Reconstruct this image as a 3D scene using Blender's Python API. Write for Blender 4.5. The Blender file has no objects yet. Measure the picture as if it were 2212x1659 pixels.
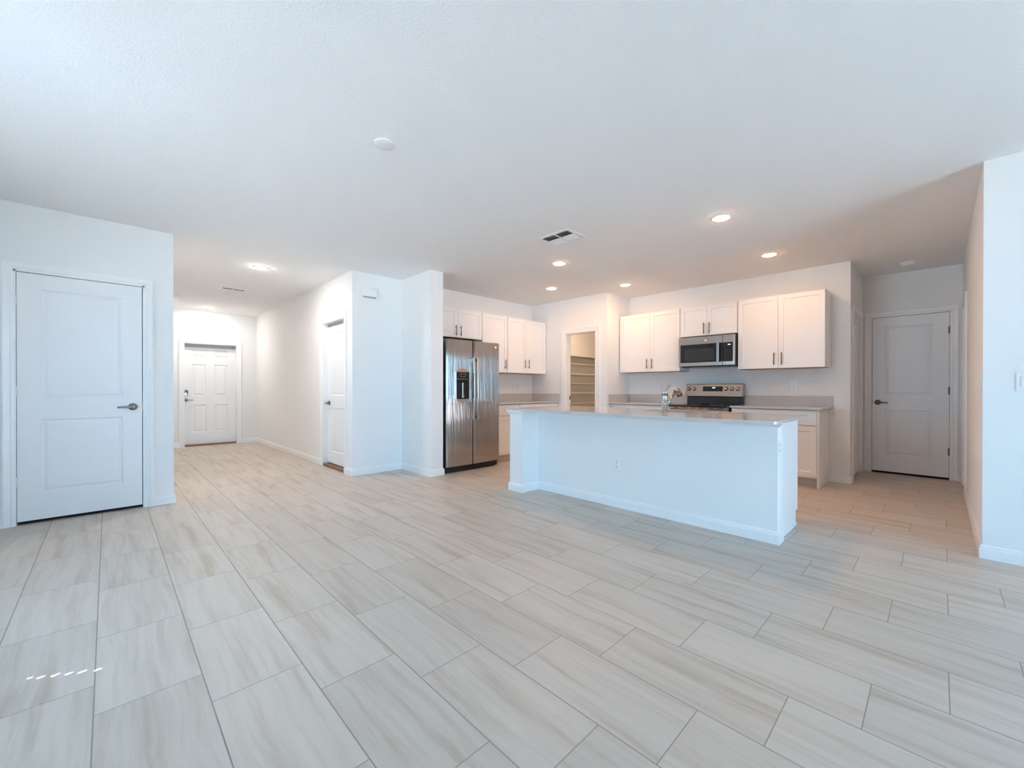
import bpy, bmesh, math, random
from mathutils import Vector, Matrix
random.seed(7)
SC = bpy.context.scene
COL = SC.collection

# ------------------------------------------------------------------ camera
H = 1.112                     # lens height
F_PX, CX, CY = 896.884, 1110.217, 841.98
YAW, PITCH, ROLL = 0.7742, -0.0036, 0.0007
def cam_axes():
    cy, sy = math.cos(YAW), math.sin(YAW)
    f0 = Vector((sy, cy, 0)); r0 = Vector((cy, -sy, 0)); u0 = Vector((0, 0, 1))
    f = f0 * math.cos(PITCH) + u0 * math.sin(PITCH)
    u = u0 * math.cos(PITCH) - f0 * math.sin(PITCH)
    r = r0 * math.cos(ROLL) + u * math.sin(ROLL)
    u2 = u * math.cos(ROLL) - r0 * math.sin(ROLL)
    return r, u2, f
r_, u_, f_ = cam_axes()
cd = bpy.data.cameras.new('camera'); cam = bpy.data.objects.new('camera', cd); COL.objects.link(cam)
cd.sensor_fit = 'HORIZONTAL'; cd.sensor_width = 36.0
cd.lens = 36.0 * F_PX / 2212.0
cd.shift_x = -(CX - 1106.0) / 2212.0
cd.shift_y = (CY - 829.5) / 2212.0
cd.clip_start = 0.02; cd.clip_end = 200
M4 = Matrix(((r_.x, u_.x, -f_.x, 0), (r_.y, u_.y, -f_.y, 0), (r_.z, u_.z, -f_.z, H), (0, 0, 0, 1)))
cam.matrix_world = M4
SC.camera = cam

# ------------------------------------------------------------------ view
SC.view_settings.view_transform = 'Standard'
SC.view_settings.look = 'None'
SC.view_settings.gamma = 1.0
SC.view_settings.use_curve_mapping = False
SC.view_settings.exposure = 0.1
try:
    SC.cycles.use_denoising = True
    SC.cycles.denoiser = 'OPENIMAGEDENOISE'
    SC.cycles.max_bounces = 12
    SC.cycles.diffuse_bounces = 7
    SC.cycles.glossy_bounces = 4
    SC.cycles.transmission_bounces = 6
    SC.cycles.caustics_reflective = False
    SC.cycles.caustics_refractive = False
    SC.cycles.sample_clamp_indirect = 60.0
    SC.cycles.use_adaptive_sampling = True
    SC.cycles.adaptive_threshold = 0.02
except Exception:
    pass

# ------------------------------------------------------------------ world + sun
SKY_STRENGTH = 12.5
LAMP_STRENGTH = 173.0
w = bpy.data.worlds.new('world'); SC.world = w; w.use_nodes = True
nt = w.node_tree; nt.nodes.clear()
o_ = nt.nodes.new('ShaderNodeOutputWorld'); b_ = nt.nodes.new('ShaderNodeBackground')
b_.inputs['Color'].default_value = (0.35, 0.68, 1.0, 1); b_.inputs['Strength'].default_value = SKY_STRENGTH
nt.links.new(b_.outputs[0], o_.inputs[0])

sd = bpy.data.lights.new('sun', 'SUN'); sd.energy = 108.0; sd.angle = 0.01; sd.color = (0.97, 0.95, 1.0)
sun = bpy.data.objects.new('sun', sd); COL.objects.link(sun)
sun.rotation_euler = Vector((0.55, 0.75, 1.1)).to_track_quat('Z', 'Y').to_euler()

# added spot lamp throwing a glint-like bright patch up onto the ceiling
gd = bpy.data.lights.new('ceiling_patch_spot', 'SPOT'); gd.energy = 165.0; gd.color = (0.32, 0.62, 1.0)
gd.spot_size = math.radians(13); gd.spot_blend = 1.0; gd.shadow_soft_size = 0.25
gl = bpy.data.objects.new('ceiling_patch_spot', gd); COL.objects.link(gl)
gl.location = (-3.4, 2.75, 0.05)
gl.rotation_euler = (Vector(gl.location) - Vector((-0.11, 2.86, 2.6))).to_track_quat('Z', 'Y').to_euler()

# added spot lamp: makes the sun dashes on the floor through a slotted mask
SLOT_SPOT_POS = Vector((-5.0, 0.1, 3.6))
sl = bpy.data.lights.new('slot_spot', 'SPOT'); sl.energy = 12000.0; sl.color = (0.95, 1.0, 1.0)
sl.spot_size = math.radians(4.5); sl.spot_blend = 0.0; sl.shadow_soft_size = 0.002
slo = bpy.data.objects.new('slot_spot', sl); COL.objects.link(slo); slo.location = SLOT_SPOT_POS
slo.rotation_euler = (SLOT_SPOT_POS - Vector((-0.12, 2.375, 0))).to_track_quat('Z', 'Y').to_euler()

def portal(name, loc, direction, sx, sy):
    d = bpy.data.lights.new(name, 'AREA'); d.shape = 'RECTANGLE'; d.size = sx; d.size_y = sy
    d.cycles.is_portal = True
    o = bpy.data.objects.new(name, d); COL.objects.link(o); o.location = loc
    o.rotation_euler = (-Vector(direction)).to_track_quat('Z', 'Y').to_euler()
    return o
XL, YB = -2.3, -3.6            # living room: left wall and rear wall (behind the camera)
SLD = (0.30, 3.30, 0.0, 2.17)   # sliding glass door in the rear wall: x0,x1,z0,z1
WIN = (0.9, 3.8, 0.75, 2.0)     # window in the left wall: y0,y1,z0,z1
portal('portal_slider', ((SLD[0] + SLD[1]) / 2, YB - 0.12, (SLD[2] + SLD[3]) / 2), (0, 1, 0), SLD[1] - SLD[0], SLD[3] - SLD[2])
portal('portal_window', (XL - 0.12, (WIN[0] + WIN[1]) / 2, (WIN[2] + WIN[3]) / 2), (1, 0, 0), WIN[1] - WIN[0], WIN[3] - WIN[2])

# ------------------------------------------------------------------ materials
def new_mat(name):
    m = bpy.data.materials.new(name); m.use_nodes = True
    t = m.node_tree; p = t.nodes['Principled BSDF']; return m, t, p
def mat(name, col, rough=0.5, metal=0.0, bump=None, spec=0.5, var=0.0, coat=0.0, emit=None):
    m, t, p = new_mat(name)
    p.inputs['Base Color'].default_value = (*col, 1); p.inputs['Roughness'].default_value = rough
    p.inputs['Metallic'].default_value = metal; p.inputs['Specular IOR Level'].default_value = spec
    p.inputs['Coat Weight'].default_value = coat
    tc = t.nodes.new('ShaderNodeTexCoord')
    n = t.nodes.new('ShaderNodeTexNoise'); n.inputs['Scale'].default_value = bump[0] if bump else 8.0
    n.inputs['Detail'].default_value = 3
    t.links.new(tc.outputs['Object'], n.inputs['Vector'])
    if bump:
        b = t.nodes.new('ShaderNodeBump'); b.inputs['Strength'].default_value = bump[1]; b.inputs['Distance'].default_value = bump[2]
        t.links.new(n.outputs['Fac'], b.inputs['Height']); t.links.new(b.outputs['Normal'], p.inputs['Normal'])
    mr = t.nodes.new('ShaderNodeMapRange')
    mr.inputs['To Min'].default_value = max(0.0, rough - 0.03); mr.inputs['To Max'].default_value = rough + 0.03
    t.links.new(n.outputs['Fac'], mr.inputs['Value']); t.links.new(mr.outputs['Result'], p.inputs['Roughness'])
    if emit:
        p.inputs['Emission Color'].default_value = (*emit[0], 1); p.inputs['Emission Strength'].default_value = emit[1]
    return m

M_WALL = mat('wall_paint', (0.84, 0.84, 0.83), 0.75, bump=(170, 0.12, 0.002))
M_CEIL = mat('ceiling_paint', (0.86, 0.86, 0.86), 0.9, bump=(90, 0.35, 0.004))
M_TRIM = mat('trim_paint', (0.87, 0.87, 0.865), 0.35)
M_DOOR = mat('door_paint', (0.84, 0.84, 0.84), 0.42, bump=(60, 0.05, 0.001))
M_CAB = mat('cabinet_paint', (0.87, 0.865, 0.86), 0.35)
M_RAW = mat('cabinet_underside', (0.45, 0.28, 0.16), 0.6)
M_PLATE = mat('plate_plastic', (0.84, 0.84, 0.83), 0.3)
M_NICKEL = mat('dark_nickel', (0.20, 0.175, 0.15), 0.3, metal=1.0)
M_SATIN = mat('satin_nickel', (0.36, 0.33, 0.30), 0.28, metal=1.0)
M_CHROME = mat('chrome', (0.50, 0.49, 0.48), 0.2, metal=1.0)
M_BLACK = mat('black_enamel', (0.012, 0.012, 0.013), 0.25)
M_BLACKGLASS = mat('black_glass', (0.006, 0.006, 0.007), 0.07, coat=0.4)
M_WINGLASS = mat('oven_window', (0.03, 0.031, 0.028), 0.2)
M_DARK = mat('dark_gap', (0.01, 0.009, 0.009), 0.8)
M_STRIP = mat('head_shade_and_grille', (0.42, 0.43, 0.43), 0.7)  # grey for the painted door-head shade, also the chime grille
M_BRONZE = mat('bronze_threshold', (0.27, 0.13, 0.06), 0.45, metal=0.3)
M_BRASS = mat('brass', (0.75, 0.58, 0.38), 0.3, metal=1.0)
M_TOEKICK = mat('toe_kick', (0.62, 0.59, 0.56), 0.6)
M_SHELF = mat('shelf_paint', (0.78, 0.76, 0.72), 0.5)
M_GROUND = mat('patio_concrete', (0.40, 0.42, 0.42), 0.9, bump=(6, 0.3, 0.01))
M_DISP = mat('display_digits', (0.02, 0.02, 0.02), 0.3, emit=((0.85, 0.95, 1.0), 4.0))
M_MARK = mat('panel_marks', (0.30, 0.30, 0.28), 0.5)
M_CHROMEKNOB = mat('knob_metal', (0.66, 0.62, 0.58), 0.22, metal=1.0)
M_SINK = mat('sink_steel', (0.50, 0.49, 0.48), 0.3, metal=1.0)
M_KEY = mat('key_print', (0.05, 0.05, 0.045), 0.5)
M_DOTS = mat('pale_badge', (0.80, 0.76, 0.70), 0.35)

def lamp_mat(name, col, s):
    m = bpy.data.materials.new(name); m.use_nodes = True; t = m.node_tree; t.nodes.clear()
    o = t.nodes.new('ShaderNodeOutputMaterial'); e = t.nodes.new('ShaderNodeEmission')
    e.inputs['Color'].default_value = (*col, 1); e.inputs['Strength'].default_value = s
    t.links.new(e.outputs[0], o.inputs[0]); return m
M_LAMP = lamp_mat('lamp_warm', (1.0, 0.56, 0.28), LAMP_STRENGTH)
M_LAMP_HALL = lamp_mat('lamp_hall', (1.0, 0.92, 0.86), 450.0)
M_LAMP_ENTRY = lamp_mat('lamp_entry', (1.0, 0.92, 0.86), 300.0)

def glass_mat():
    m, t, p = new_mat('window_glass')
    for n in list(t.nodes):
        if n.type == 'BSDF_PRINCIPLED': t.nodes.remove(n)
    o = [n for n in t.nodes if n.type == 'OUTPUT_MATERIAL'][0]
    tr = t.nodes.new('ShaderNodeBsdfTransparent'); gl_ = t.nodes.new('ShaderNodeBsdfGlossy')
    gl_.inputs['Roughness'].default_value = 0.02; gl_.inputs['Color'].default_value = (0.2, 0.2, 0.2, 1)
    fr = t.nodes.new('ShaderNodeFresnel'); fr.inputs['IOR'].default_value = 1.45
    mx = t.nodes.new('ShaderNodeMixShader')
    t.links.new(fr.outputs[0], mx.inputs[0]); t.links.new(tr.outputs[0], mx.inputs[1]); t.links.new(gl_.outputs[0], mx.inputs[2])
    t.links.new(mx.outputs[0], o.inputs[0]); return m
M_GLASS = glass_mat()

def steel_mat(name, col, rough, grain, wave=0.0):
    """brushed steel: vertical grain tilts the normal sideways at sub-millimetre scale"""
    m, t, p = new_mat(name); L = t.links.new
    def V(op, a, b=None):
        n = t.nodes.new('ShaderNodeVectorMath'); n.operation = op
        for i, v in enumerate((a, b)):
            if v is None: continue
            if isinstance(v, tuple): n.inputs[i].default_value = v
            else: L(v, n.inputs[i])
        return n
    p.inputs['Base Color'].default_value = (*col, 1); p.inputs['Metallic'].default_value = 1.0
    p.inputs['Roughness'].default_value = rough
    geo = t.nodes.new('ShaderNodeNewGeometry'); nrm_ = geo.outputs['Normal']
    if wave:
        n2 = t.nodes.new('ShaderNodeTexNoise'); n2.inputs['Scale'].default_value = 3.0; n2.inputs['Detail'].default_value = 0
        bp_ = t.nodes.new('ShaderNodeBump'); bp_.inputs['Strength'].default_value = 1.0; bp_.inputs['Distance'].default_value = wave
        L(geo.outputs['Position'], n2.inputs['Vector']); L(n2.outputs['Fac'], bp_.inputs['Height']); nrm_ = bp_.outputs['Normal']
    tan = V('NORMALIZE', V('CROSS_PRODUCT', nrm_, (0.0, 0.0, 1.0)).outputs[0]).outputs[0]
    along = V('DOT_PRODUCT', geo.outputs['Position'], tan).outputs['Value']
    vals = []
    for k in (4300.0, 3100.0):
        mu = t.nodes.new('ShaderNodeMath'); mu.operation = 'MULTIPLY'; L(along, mu.inputs[0]); mu.inputs[1].default_value = k
        fl = t.nodes.new('ShaderNodeMath'); fl.operation = 'FLOOR'; L(mu.outputs[0], fl.inputs[0])
        wn = t.nodes.new('ShaderNodeTexWhiteNoise'); wn.noise_dimensions = '1D'; L(fl.outputs[0], wn.inputs['W']); vals.append(wn.outputs['Value'])
    ad = t.nodes.new('ShaderNodeMath'); ad.operation = 'ADD'; L(vals[0], ad.inputs[0]); L(vals[1], ad.inputs[1])
    sb = t.nodes.new('ShaderNodeMath'); sb.operation = 'SUBTRACT'; L(ad.outputs[0], sb.inputs[0]); sb.inputs[1].default_value = 1.0
    ml = t.nodes.new('ShaderNodeMath'); ml.operation = 'MULTIPLY'; L(sb.outputs[0], ml.inputs[0]); ml.inputs[1].default_value = grain
    sc = V('SCALE', tan); L(ml.outputs[0], sc.inputs['Scale'])
    L(V('NORMALIZE', V('ADD', nrm_, sc.outputs[0]).outputs[0]).outputs[0], p.inputs['Normal'])
    return m
M_STEEL = steel_mat('brushed_steel', (0.42, 0.38, 0.355), 0.09, 0.68, 0.0022)
M_STEEL2 = steel_mat('brushed_steel_appliance', (0.50, 0.42, 0.37), 0.16, 0.10)

def quartz_mat(name, rough, spec):
    m, t, p = new_mat(name)
    p.inputs['Roughness'].default_value = rough; p.inputs['Specular IOR Level'].default_value = spec
    tc = t.nodes.new('ShaderNodeTexCoord'); n = t.nodes.new('ShaderNodeTexNoise'); n.inputs['Scale'].default_value = 350
    n.inputs['Detail'].default_value = 4
    cr = t.nodes.new('ShaderNodeValToRGB')
    cr.color_ramp.elements[0].position = 0.35; cr.color_ramp.elements[0].color = (0.52, 0.49, 0.46, 1)
    cr.color_ramp.elements[1].position = 0.62; cr.color_ramp.elements[1].color = (0.64, 0.61, 0.585, 1)
    t.links.new(tc.outputs['Object'], n.inputs['Vector']); t.links.new(n.outputs['Fac'], cr.inputs[0])
    t.links.new(cr.outputs[0], p.inputs['Base Color']); return m
M_QUARTZ = quartz_mat('quartz_top', 0.10, 0.6)
M_SPLASH = quartz_mat('quartz_splash', 0.5, 0.4)

def floor_mat():
    m, t, p = new_mat('floor_tile')
    L = t.links.new
    def N(kind, **kw):
        n = t.nodes.new(kind)
        for k, v in kw.items(): setattr(n, k, v)
        return n
    def math_(op, a, b=None, c=None):
        n = N('ShaderNodeMath', operation=op)
        for i, v in enumerate((a, b, c)):
            if v is None: continue
            if isinstance(v, (int, float)): n.inputs[i].default_value = v
            else: L(v, n.inputs[i])
        return n.outputs[0]
    geo = N('ShaderNodeNewGeometry'); sep = N('ShaderNodeSeparateXYZ'); L(geo.outputs['Position'], sep.inputs[0])
    X, Y = sep.outputs[0], sep.outputs[1]
    TW, TL, X0, Y0, SH = 0.29865, 0.6045, -0.038, 1.998, 0.2035
    u = math_('DIVIDE', math_('SUBTRACT', X, X0), TW)
    row = math_('FLOOR', u); fu = math_('SUBTRACT', u, row)
    v = math_('DIVIDE', math_('ADD', math_('SUBTRACT', Y, Y0), math_('MULTIPLY', row, SH)), TL)
    cell = math_('FLOOR', v); fv = math_('SUBTRACT', v, cell)
    du = math_('MULTIPLY', math_('MINIMUM', fu, math_('SUBTRACT', 1.0, fu)), TW)
    dv = math_('MULTIPLY', math_('MINIMUM', fv, math_('SUBTRACT', 1.0, fv)), TL)
    gu = math_('LESS_THAN', du, 0.0022); gv = math_('LESS_THAN', dv, 0.0018)
    grout = math_('MAXIMUM', gu, gv)
    # random per tile
    wn = N('ShaderNodeTexWhiteNoise', noise_dimensions='2D'); cv = N('ShaderNodeCombineXYZ'); L(row, cv.inputs[0]); L(cell, cv.inputs[1]); L(cv.outputs[0], wn.inputs[0])
    rs = N('ShaderNodeSeparateColor'); L(wn.outputs['Color'], rs.inputs[0])
    # veins run along Y, offset per tile
    wx = N('ShaderNodeTexNoise'); wx.inputs['Scale'].default_value = 2.2; wx.inputs['Detail'].default_value = 3
    c0 = N('ShaderNodeCombineXYZ'); L(X, c0.inputs[0]); L(Y, c0.inputs[1]); L(math_('MULTIPLY', rs.outputs[0], 37.0), c0.inputs[2])
    L(c0.outputs[0], wx.inputs['Vector'])
    warp = math_('MULTIPLY', math_('SUBTRACT', wx.outputs['Fac'], 0.5), 0.07)
    xx = math_('ADD', math_('MULTIPLY', math_('ADD', X, warp), 15.0), math_('MULTIPLY', rs.outputs[0], 50.0))
    yy = math_('MULTIPLY', Y, 1.1)
    c1 = N('ShaderNodeCombineXYZ'); L(xx, c1.inputs[0]); L(yy, c1.inputs[1]); L(math_('MULTIPLY', rs.outputs[1], 29.0), c1.inputs[2])
    n1 = N('ShaderNodeTexNoise'); n1.inputs['Scale'].default_value = 1.0; n1.inputs['Detail'].default_value = 5; n1.inputs['Roughness'].default_value = 0.6
    L(c1.outputs[0], n1.inputs['Vector'])
    xx2 = math_('MULTIPLY', xx, 3.3); c2 = N('ShaderNodeCombineXYZ'); L(xx2, c2.inputs[0]); L(math_('MULTIPLY', Y, 1.6), c2.inputs[1]); L(math_('MULTIPLY', rs.outputs[2], 17.0), c2.inputs[2])
    n2 = N('ShaderNodeTexNoise'); n2.inputs['Scale'].default_value = 1.0; n2.inputs['Detail'].default_value = 4
    L(c2.outputs[0], n2.inputs['Vector'])
    cr = N('ShaderNodeValToRGB'); e = cr.color_ramp.elements
    e[0].position = 0.30; e[0].color = (0.468, 0.384, 0.308, 1)
    e[1].position = 0.72; e[1].color = (0.624, 0.549, 0.475, 1)
    k = cr.color_ramp.elements.new(0.43); k.color = (0.559, 0.478, 0.405, 1)
    k = cr.color_ramp.elements.new(0.50); k.color = (0.592, 0.513, 0.443, 1)
    L(n1.outputs['Fac'], cr.inputs[0])
    cr2 = N('ShaderNodeValToRGB'); cr2.color_ramp.elements[0].position = 0.30; cr2.color_ramp.elements[0].color = (0.92, 0.905, 0.89, 1)
    cr2.color_ramp.elements[1].position = 0.52; cr2.color_ramp.elements[1].color = (1, 1, 1, 1)
    L(n2.outputs['Fac'], cr2.inputs[0])
    mul = N('ShaderNodeMix', data_type='RGBA', blend_type='MULTIPLY'); mul.inputs[0].default_value = 1.0
    L(cr.outputs[0], mul.inputs[6]); L(cr2.outputs[0], mul.inputs[7])
    tone = math_('ADD', 0.955, math_('MULTIPLY', rs.outputs[2], 0.09))
    hs = N('ShaderNodeHueSaturation'); L(tone, hs.inputs['Value']); L(mul.outputs[2], hs.inputs['Color'])
    mix = N('ShaderNodeMix', data_type='RGBA'); L(grout, mix.inputs[0]); L(hs.outputs[0], mix.inputs[6]); mix.inputs[7].default_value = (0.325, 0.283, 0.243, 1)
    L(mix.outputs[2], p.inputs['Base Color'])
    rg = math_('ADD', math_('MULTIPLY', grout, 0.4), 0.42); L(rg, p.inputs['Roughness'])
    p.inputs['Specular IOR Level'].default_value = 0.35
    hgt = math_('SUBTRACT', math_('MULTIPLY', n1.outputs['Fac'], 0.25), grout)
    b = N('ShaderNodeBump'); b.inputs['Strength'].default_value = 0.35; b.inputs['Distance'].default_value = 0.0012
    L(hgt, b.inputs['Height']); L(b.outputs['Normal'], p.inputs['Normal'])
    return m
M_FLOOR = floor_mat()

# ------------------------------------------------------------------ mesh helpers
class MB:
    """collects pieces in world coordinates"""
    def __init__(s): s.v = []; s.f = []; s.sm = []
    def add(s, vs, fs, smooth=False):
        b = len(s.v); s.v += [tuple(v) for v in vs]; s.f += [[b + i for i in f] for f in fs]; s.sm += [smooth] * len(fs); return s
    def box(s, x0, x1, y0, y1, z0, z1):
        if x0 > x1: x0, x1 = x1, x0
        if y0 > y1: y0, y1 = y1, y0
        if z0 > z1: z0, z1 = z1, z0
        vs = [(x, y, z) for x in (x0, x1) for y in (y0, y1) for z in (z0, z1)]
        return s.add(vs, [(0, 1, 3, 2), (4, 6, 7, 5), (0, 4, 5, 1), (2, 3, 7, 6), (0, 2, 6, 4), (1, 5, 7, 3)])
    def pbox(s, pl, u0, u1, v0, v1, d0, d1):
        a = pl(u0, v0, d0); b = pl(u1, v1, d1); return s.box(a[0], b[0], a[1], b[1], a[2], b[2])
    def prism(s, poly, fn, t0, t1, smooth=False):
        n = len(poly); vs = [fn(p, t0) for p in poly] + [fn(p, t1) for p in poly]
        fs = [(i, (i + 1) % n, n + (i + 1) % n, n + i) for i in range(n)]
        s.add(vs, fs, smooth); b = len(s.v) - 2 * n
        s.f += [[b + i for i in range(n)][::-1], [b + n + i for i in range(n)]]; s.sm += [False, False]; return s
    def tube(s, pts, r, seg=14, cap=True):
        pts = [Vector(p) for p in pts]; rs = r if isinstance(r, (list, tuple)) else [r] * len(pts)
        vs = []; prev = None
        for i, p in enumerate(pts):
            d = (pts[min(i + 1, len(pts) - 1)] - pts[max(i - 1, 0)]).normalized()
            if prev is None:
                a = d.orthogonal().normalized()
            else:
                a = (prev - d * prev.dot(d)).normalized()
            prev = a; b = d.cross(a)
            for k in range(seg):
                th = 2 * math.pi * k / seg; vs.append(p + (a * math.cos(th) + b * math.sin(th)) * rs[i])
        fs = []
        for i in range(len(pts) - 1):
            for k in range(seg):
                fs.append((i * seg + k, i * seg + (k + 1) % seg, (i + 1) * seg + (k + 1) % seg, (i + 1) * seg + k))
        s.add(vs, fs, True)
        if cap:
            b0 = len(s.v) - len(vs)
            s.f += [[b0 + k for k in range(seg)][::-1], [b0 + (len(pts) - 1) * seg + k for k in range(seg)]]; s.sm += [False, False]
        return s
    def lathe(s, c, axis, prof, seg=28):
        """prof: (radius, height along axis)"""
        c = Vector(c); ax = Vector(axis).normalized(); a = ax.orthogonal().normalized(); b = ax.cross(a); vs = []
        for r, h in prof:
            for k in range(seg):
                th = 2 * math.pi * k / seg; vs.append(c + ax * h + (a * math.cos(th) + b * math.sin(th)) * max(r, 1e-5))
        fs = []
        for i in range(len(prof) - 1):
            for k in range(seg):
                fs.append((i * seg + k, i * seg + (k + 1) % seg, (i + 1) * seg + (k + 1) % seg, (i + 1) * seg + k))
        s.add(vs, fs, True)
        b0 = len(s.v) - len(vs)
        s.f += [[b0 + k for k in range(seg)][::-1], [b0 + (len(prof) - 1) * seg + k for k in range(seg)]]; s.sm += [False, False]
        return s
    def rings(s, pl, rect, steps, d_front):
        """rect (u0,u1,v0,v1); steps [(inset, depth)]; closes with a flat field"""
        u0, u1, v0, v1 = rect; vs = []
        for ins, dep in steps:
            for (u, v) in ((u0 + ins, v0 + ins), (u1 - ins, v0 + ins), (u1 - ins, v1 - ins), (u0 + ins, v1 - ins)):
                vs.append(pl(u, v, d_front - dep))
        fs = []
        for i in range(len(steps) - 1):
            for k in range(4):
                fs.append((i * 4 + k, i * 4 + (k + 1) % 4, (i + 1) * 4 + (k + 1) % 4, (i + 1) * 4 + k))
        n = (len(steps) - 1) * 4; fs.append((n, n + 1, n + 2, n + 3))
        return s.add(vs, fs)
    def leaf(s, pl, u0, u1, v0, v1, d0, d1, panels, steps):
        """slab with recessed/raised panels on its front (d1) side"""
        us = sorted({u0, u1, *[p[0] for p in panels], *[p[1] for p in panels]})
        vs_ = sorted({v0, v1, *[p[2] for p in panels], *[p[3] for p in panels]})
        for i in range(len(us) - 1):
            for j in range(len(vs_) - 1):
                cu, cv = (us[i] + us[i + 1]) / 2, (vs_[j] + vs_[j + 1]) / 2
                if any(p[0] < cu < p[1] and p[2] < cv < p[3] for p in panels): continue
                s.add([pl(us[i], vs_[j], d1), pl(us[i + 1], vs_[j], d1), pl(us[i + 1], vs_[j + 1], d1), pl(us[i], vs_[j + 1], d1)], [(0, 1, 2, 3)])
        s.add([pl(u0, v0, d0), pl(u1, v0, d0), pl(u1, v1, d0), pl(u0, v1, d0)], [(3, 2, 1, 0)])
        for (a, b) in (((u0, v0), (u1, v0)), ((u1, v0), (u1, v1)), ((u1, v1), (u0, v1)), ((u0, v1), (u0, v0))):
            s.add([pl(*a, d0), pl(*b, d0), pl(*b, d1), pl(*a, d1)], [(0, 1, 2, 3)])
        for p in panels: s.rings(pl, p, steps, d1)
        return s
    def build(s, name, m, parent=None, bevel=0.0, seg=2):
        me = bpy.data.meshes.new(name); org = Vector((0, 0, 0))
        if parent is not None:
            q = parent
            while q is not None: org = org + q.location; q = q.parent
        me.from_pydata([tuple(Vector(v) - org) for v in s.v], [], s.f)
        import bmesh
        bm = bmesh.new(); bm.from_mesh(me)
        for f, k in zip(bm.faces, s.sm): f.smooth = k
        bmesh.ops.remove_doubles(bm, verts=bm.verts, dist=1e-5)
        bmesh.ops.recalc_face_normals(bm, faces=bm.faces)
        bm.to_mesh(me); bm.free()
        me.materials.append(m)
        o = bpy.data.objects.new(name, me); COL.objects.link(o)
        if parent is not None: o.parent = parent
        if bevel:
            b = o.modifiers.new('bevel', 'BEVEL'); b.width = bevel; b.segments = seg; b.limit_method = 'ANGLE'; b.angle_limit = 0.7
        return o

def PY(c, sgn=-1):   # wall plane y=c, outward normal sgn*Y ; u = x, v = z
    return lambda u, v, d: (u, c + sgn * d, v)
def PX(c, sgn=-1):   # wall plane x=c ; u = y, v = z
    return lambda u, v, d: (c + sgn * d, u, v)

def thing(name, label, cat, loc, group=None):
    o = bpy.data.objects.new(name, None); COL.objects.link(o); o.location = loc
    o.empty_display_size = 0.05
    o['label'] = label; o['category'] = cat
    if group: o['group'] = group
    return o
def struct(o, kind='structure'):
    o['kind'] = kind; return o
def lab(o, text): o['label'] = text; return o

# ------------------------------------------------------------------ key dimensions
ZC = 2.60
YC = 5.18      # closet / chime / kitchen back wall plane
XC = 0.455     # right end of closet wall
XH = 2.208     # hall right wall
YE = 9.908     # entry wall
XI, YO, XF = 2.900, 4.452, 3.079   # fridge side stub
XP = 5.526     # pantry wall
YQ = 3.587     # pantry return
XR = 6.192     # range wall
YW = 0.720     # end of range wall
XD = 7.285     # passage end wall
XW, YR = 4.106, -0.203             # near right wall corner
T = 0.12

# ------------------------------------------------------------------ shell
struct(MB().box(XL - .3, 9.2, YB - .3, YE + .5, -0.12, 0.0).build('floor', M_FLOOR))
struct(MB().box(XL - .3, 9.2, YB - .3, YE + .5, ZC, ZC + 0.15).build('ceiling', M_CEIL))
def wall(name, boxes):
    m = MB()
    for b in boxes: m.box(*b)
    return struct(m.build(name, M_WALL))
# openings: closet door x -.540..245, z<2.06
D1 = (-0.540, 0.245, 2.065)
wall('wall_closet', [(XL, D1[0], YC, YC + T, 0, ZC), (D1[1], XC, YC, YC + T, 0, ZC), (D1[0], D1[1], YC, YC + T, D1[2], ZC)])
wall('wall_hall_left', [(XC - T, XC, YC + T, YE, 0, ZC)])
D2 = (1.018, 1.866, 1.972)
wall('wall_entry', [(XC - T, D2[0], YE, YE + 0.16, 0, ZC), (D2[1], XH + 0.3, YE, YE + 0.16, 0, ZC), (D2[0], D2[1], YE, YE + 0.16, D2[2], ZC)])
D3 = (5.425, 6.195, 2.045)
wall('wall_hall_right', [(XH, XH + .14, YC + T, D3[0], 0, ZC), (XH, XH + .14, D3[1], YE, 0, ZC), (XH, XH + .14, D3[0], D3[1], D3[2], ZC)])
wall('wall_back', [(XH, 8.0, YC, YC + T, 0, ZC)])
wall('wall_fridge_side', [(XI, XF, YO, YC, 0, ZC)])
D5 = (3.800, 4.405, 2.030)   # pantry doorway
wall('wall_pantry', [(XP, XP + T, YQ, D5[0], 0, ZC), (XP, XP + T, D5[1], YC, 0, ZC), (XP, XP + T, D5[0], D5[1], D5[2], ZC)])
wall('wall_pantry_return', [(XP + T, 8.0, YQ, YQ + T, 0, ZC)])
wall('wall_pantry_far', [(7.9, 8.0, YQ + T, YC, 0, ZC)])
wall('wall_range', [(XR, XR + T, YW, YQ, 0, ZC)])
D6 = (6.42, 7.10, 2.05)      # side door in the passage, left
wall('wall_passage_left', [(XR + T, D6[0], YW, YW + T, 0, ZC), (D6[1], XD + T, YW, YW + T, 0, ZC), (D6[0], D6[1], YW, YW + T, D6[2], ZC)])
D4 = (-0.106, 0.636, 2.059)
wall('wall_passage_end', [(XD, XD + T, YR - T, D4[0], 0, ZC), (XD, XD + T, D4[1], YW, 0, ZC), (XD, XD + T, D4[0], D4[1], D4[2], ZC)])
D7 = (6.36, 7.06, 2.05)
wall('wall_passage_right', [(XW + T, D7[0], YR - T, YR, 0, ZC), (D7[1], XD, YR - T, YR, 0, ZC), (D7[0], D7[1], YR - T, YR, D7[2], ZC)])
wall('wall_right', [(XW, XW + T, YB, YR, 0, ZC)])
wall('wall_rear', [(XL - T, SLD[0], YB - T, YB, 0, ZC), (SLD[1], XW + T, YB - T, YB, 0, ZC), (SLD[0], SLD[1], YB - T, YB, SLD[3], ZC)])
wall('wall_left', [(XL - T, XL, YB, WIN[0], 0, ZC), (XL - T, XL, WIN[1], YC + T, 0, ZC),
                   (XL - T, XL, WIN[0], WIN[1], 0, WIN[2]), (XL - T, XL, WIN[0], WIN[1], WIN[3], ZC)])
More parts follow.
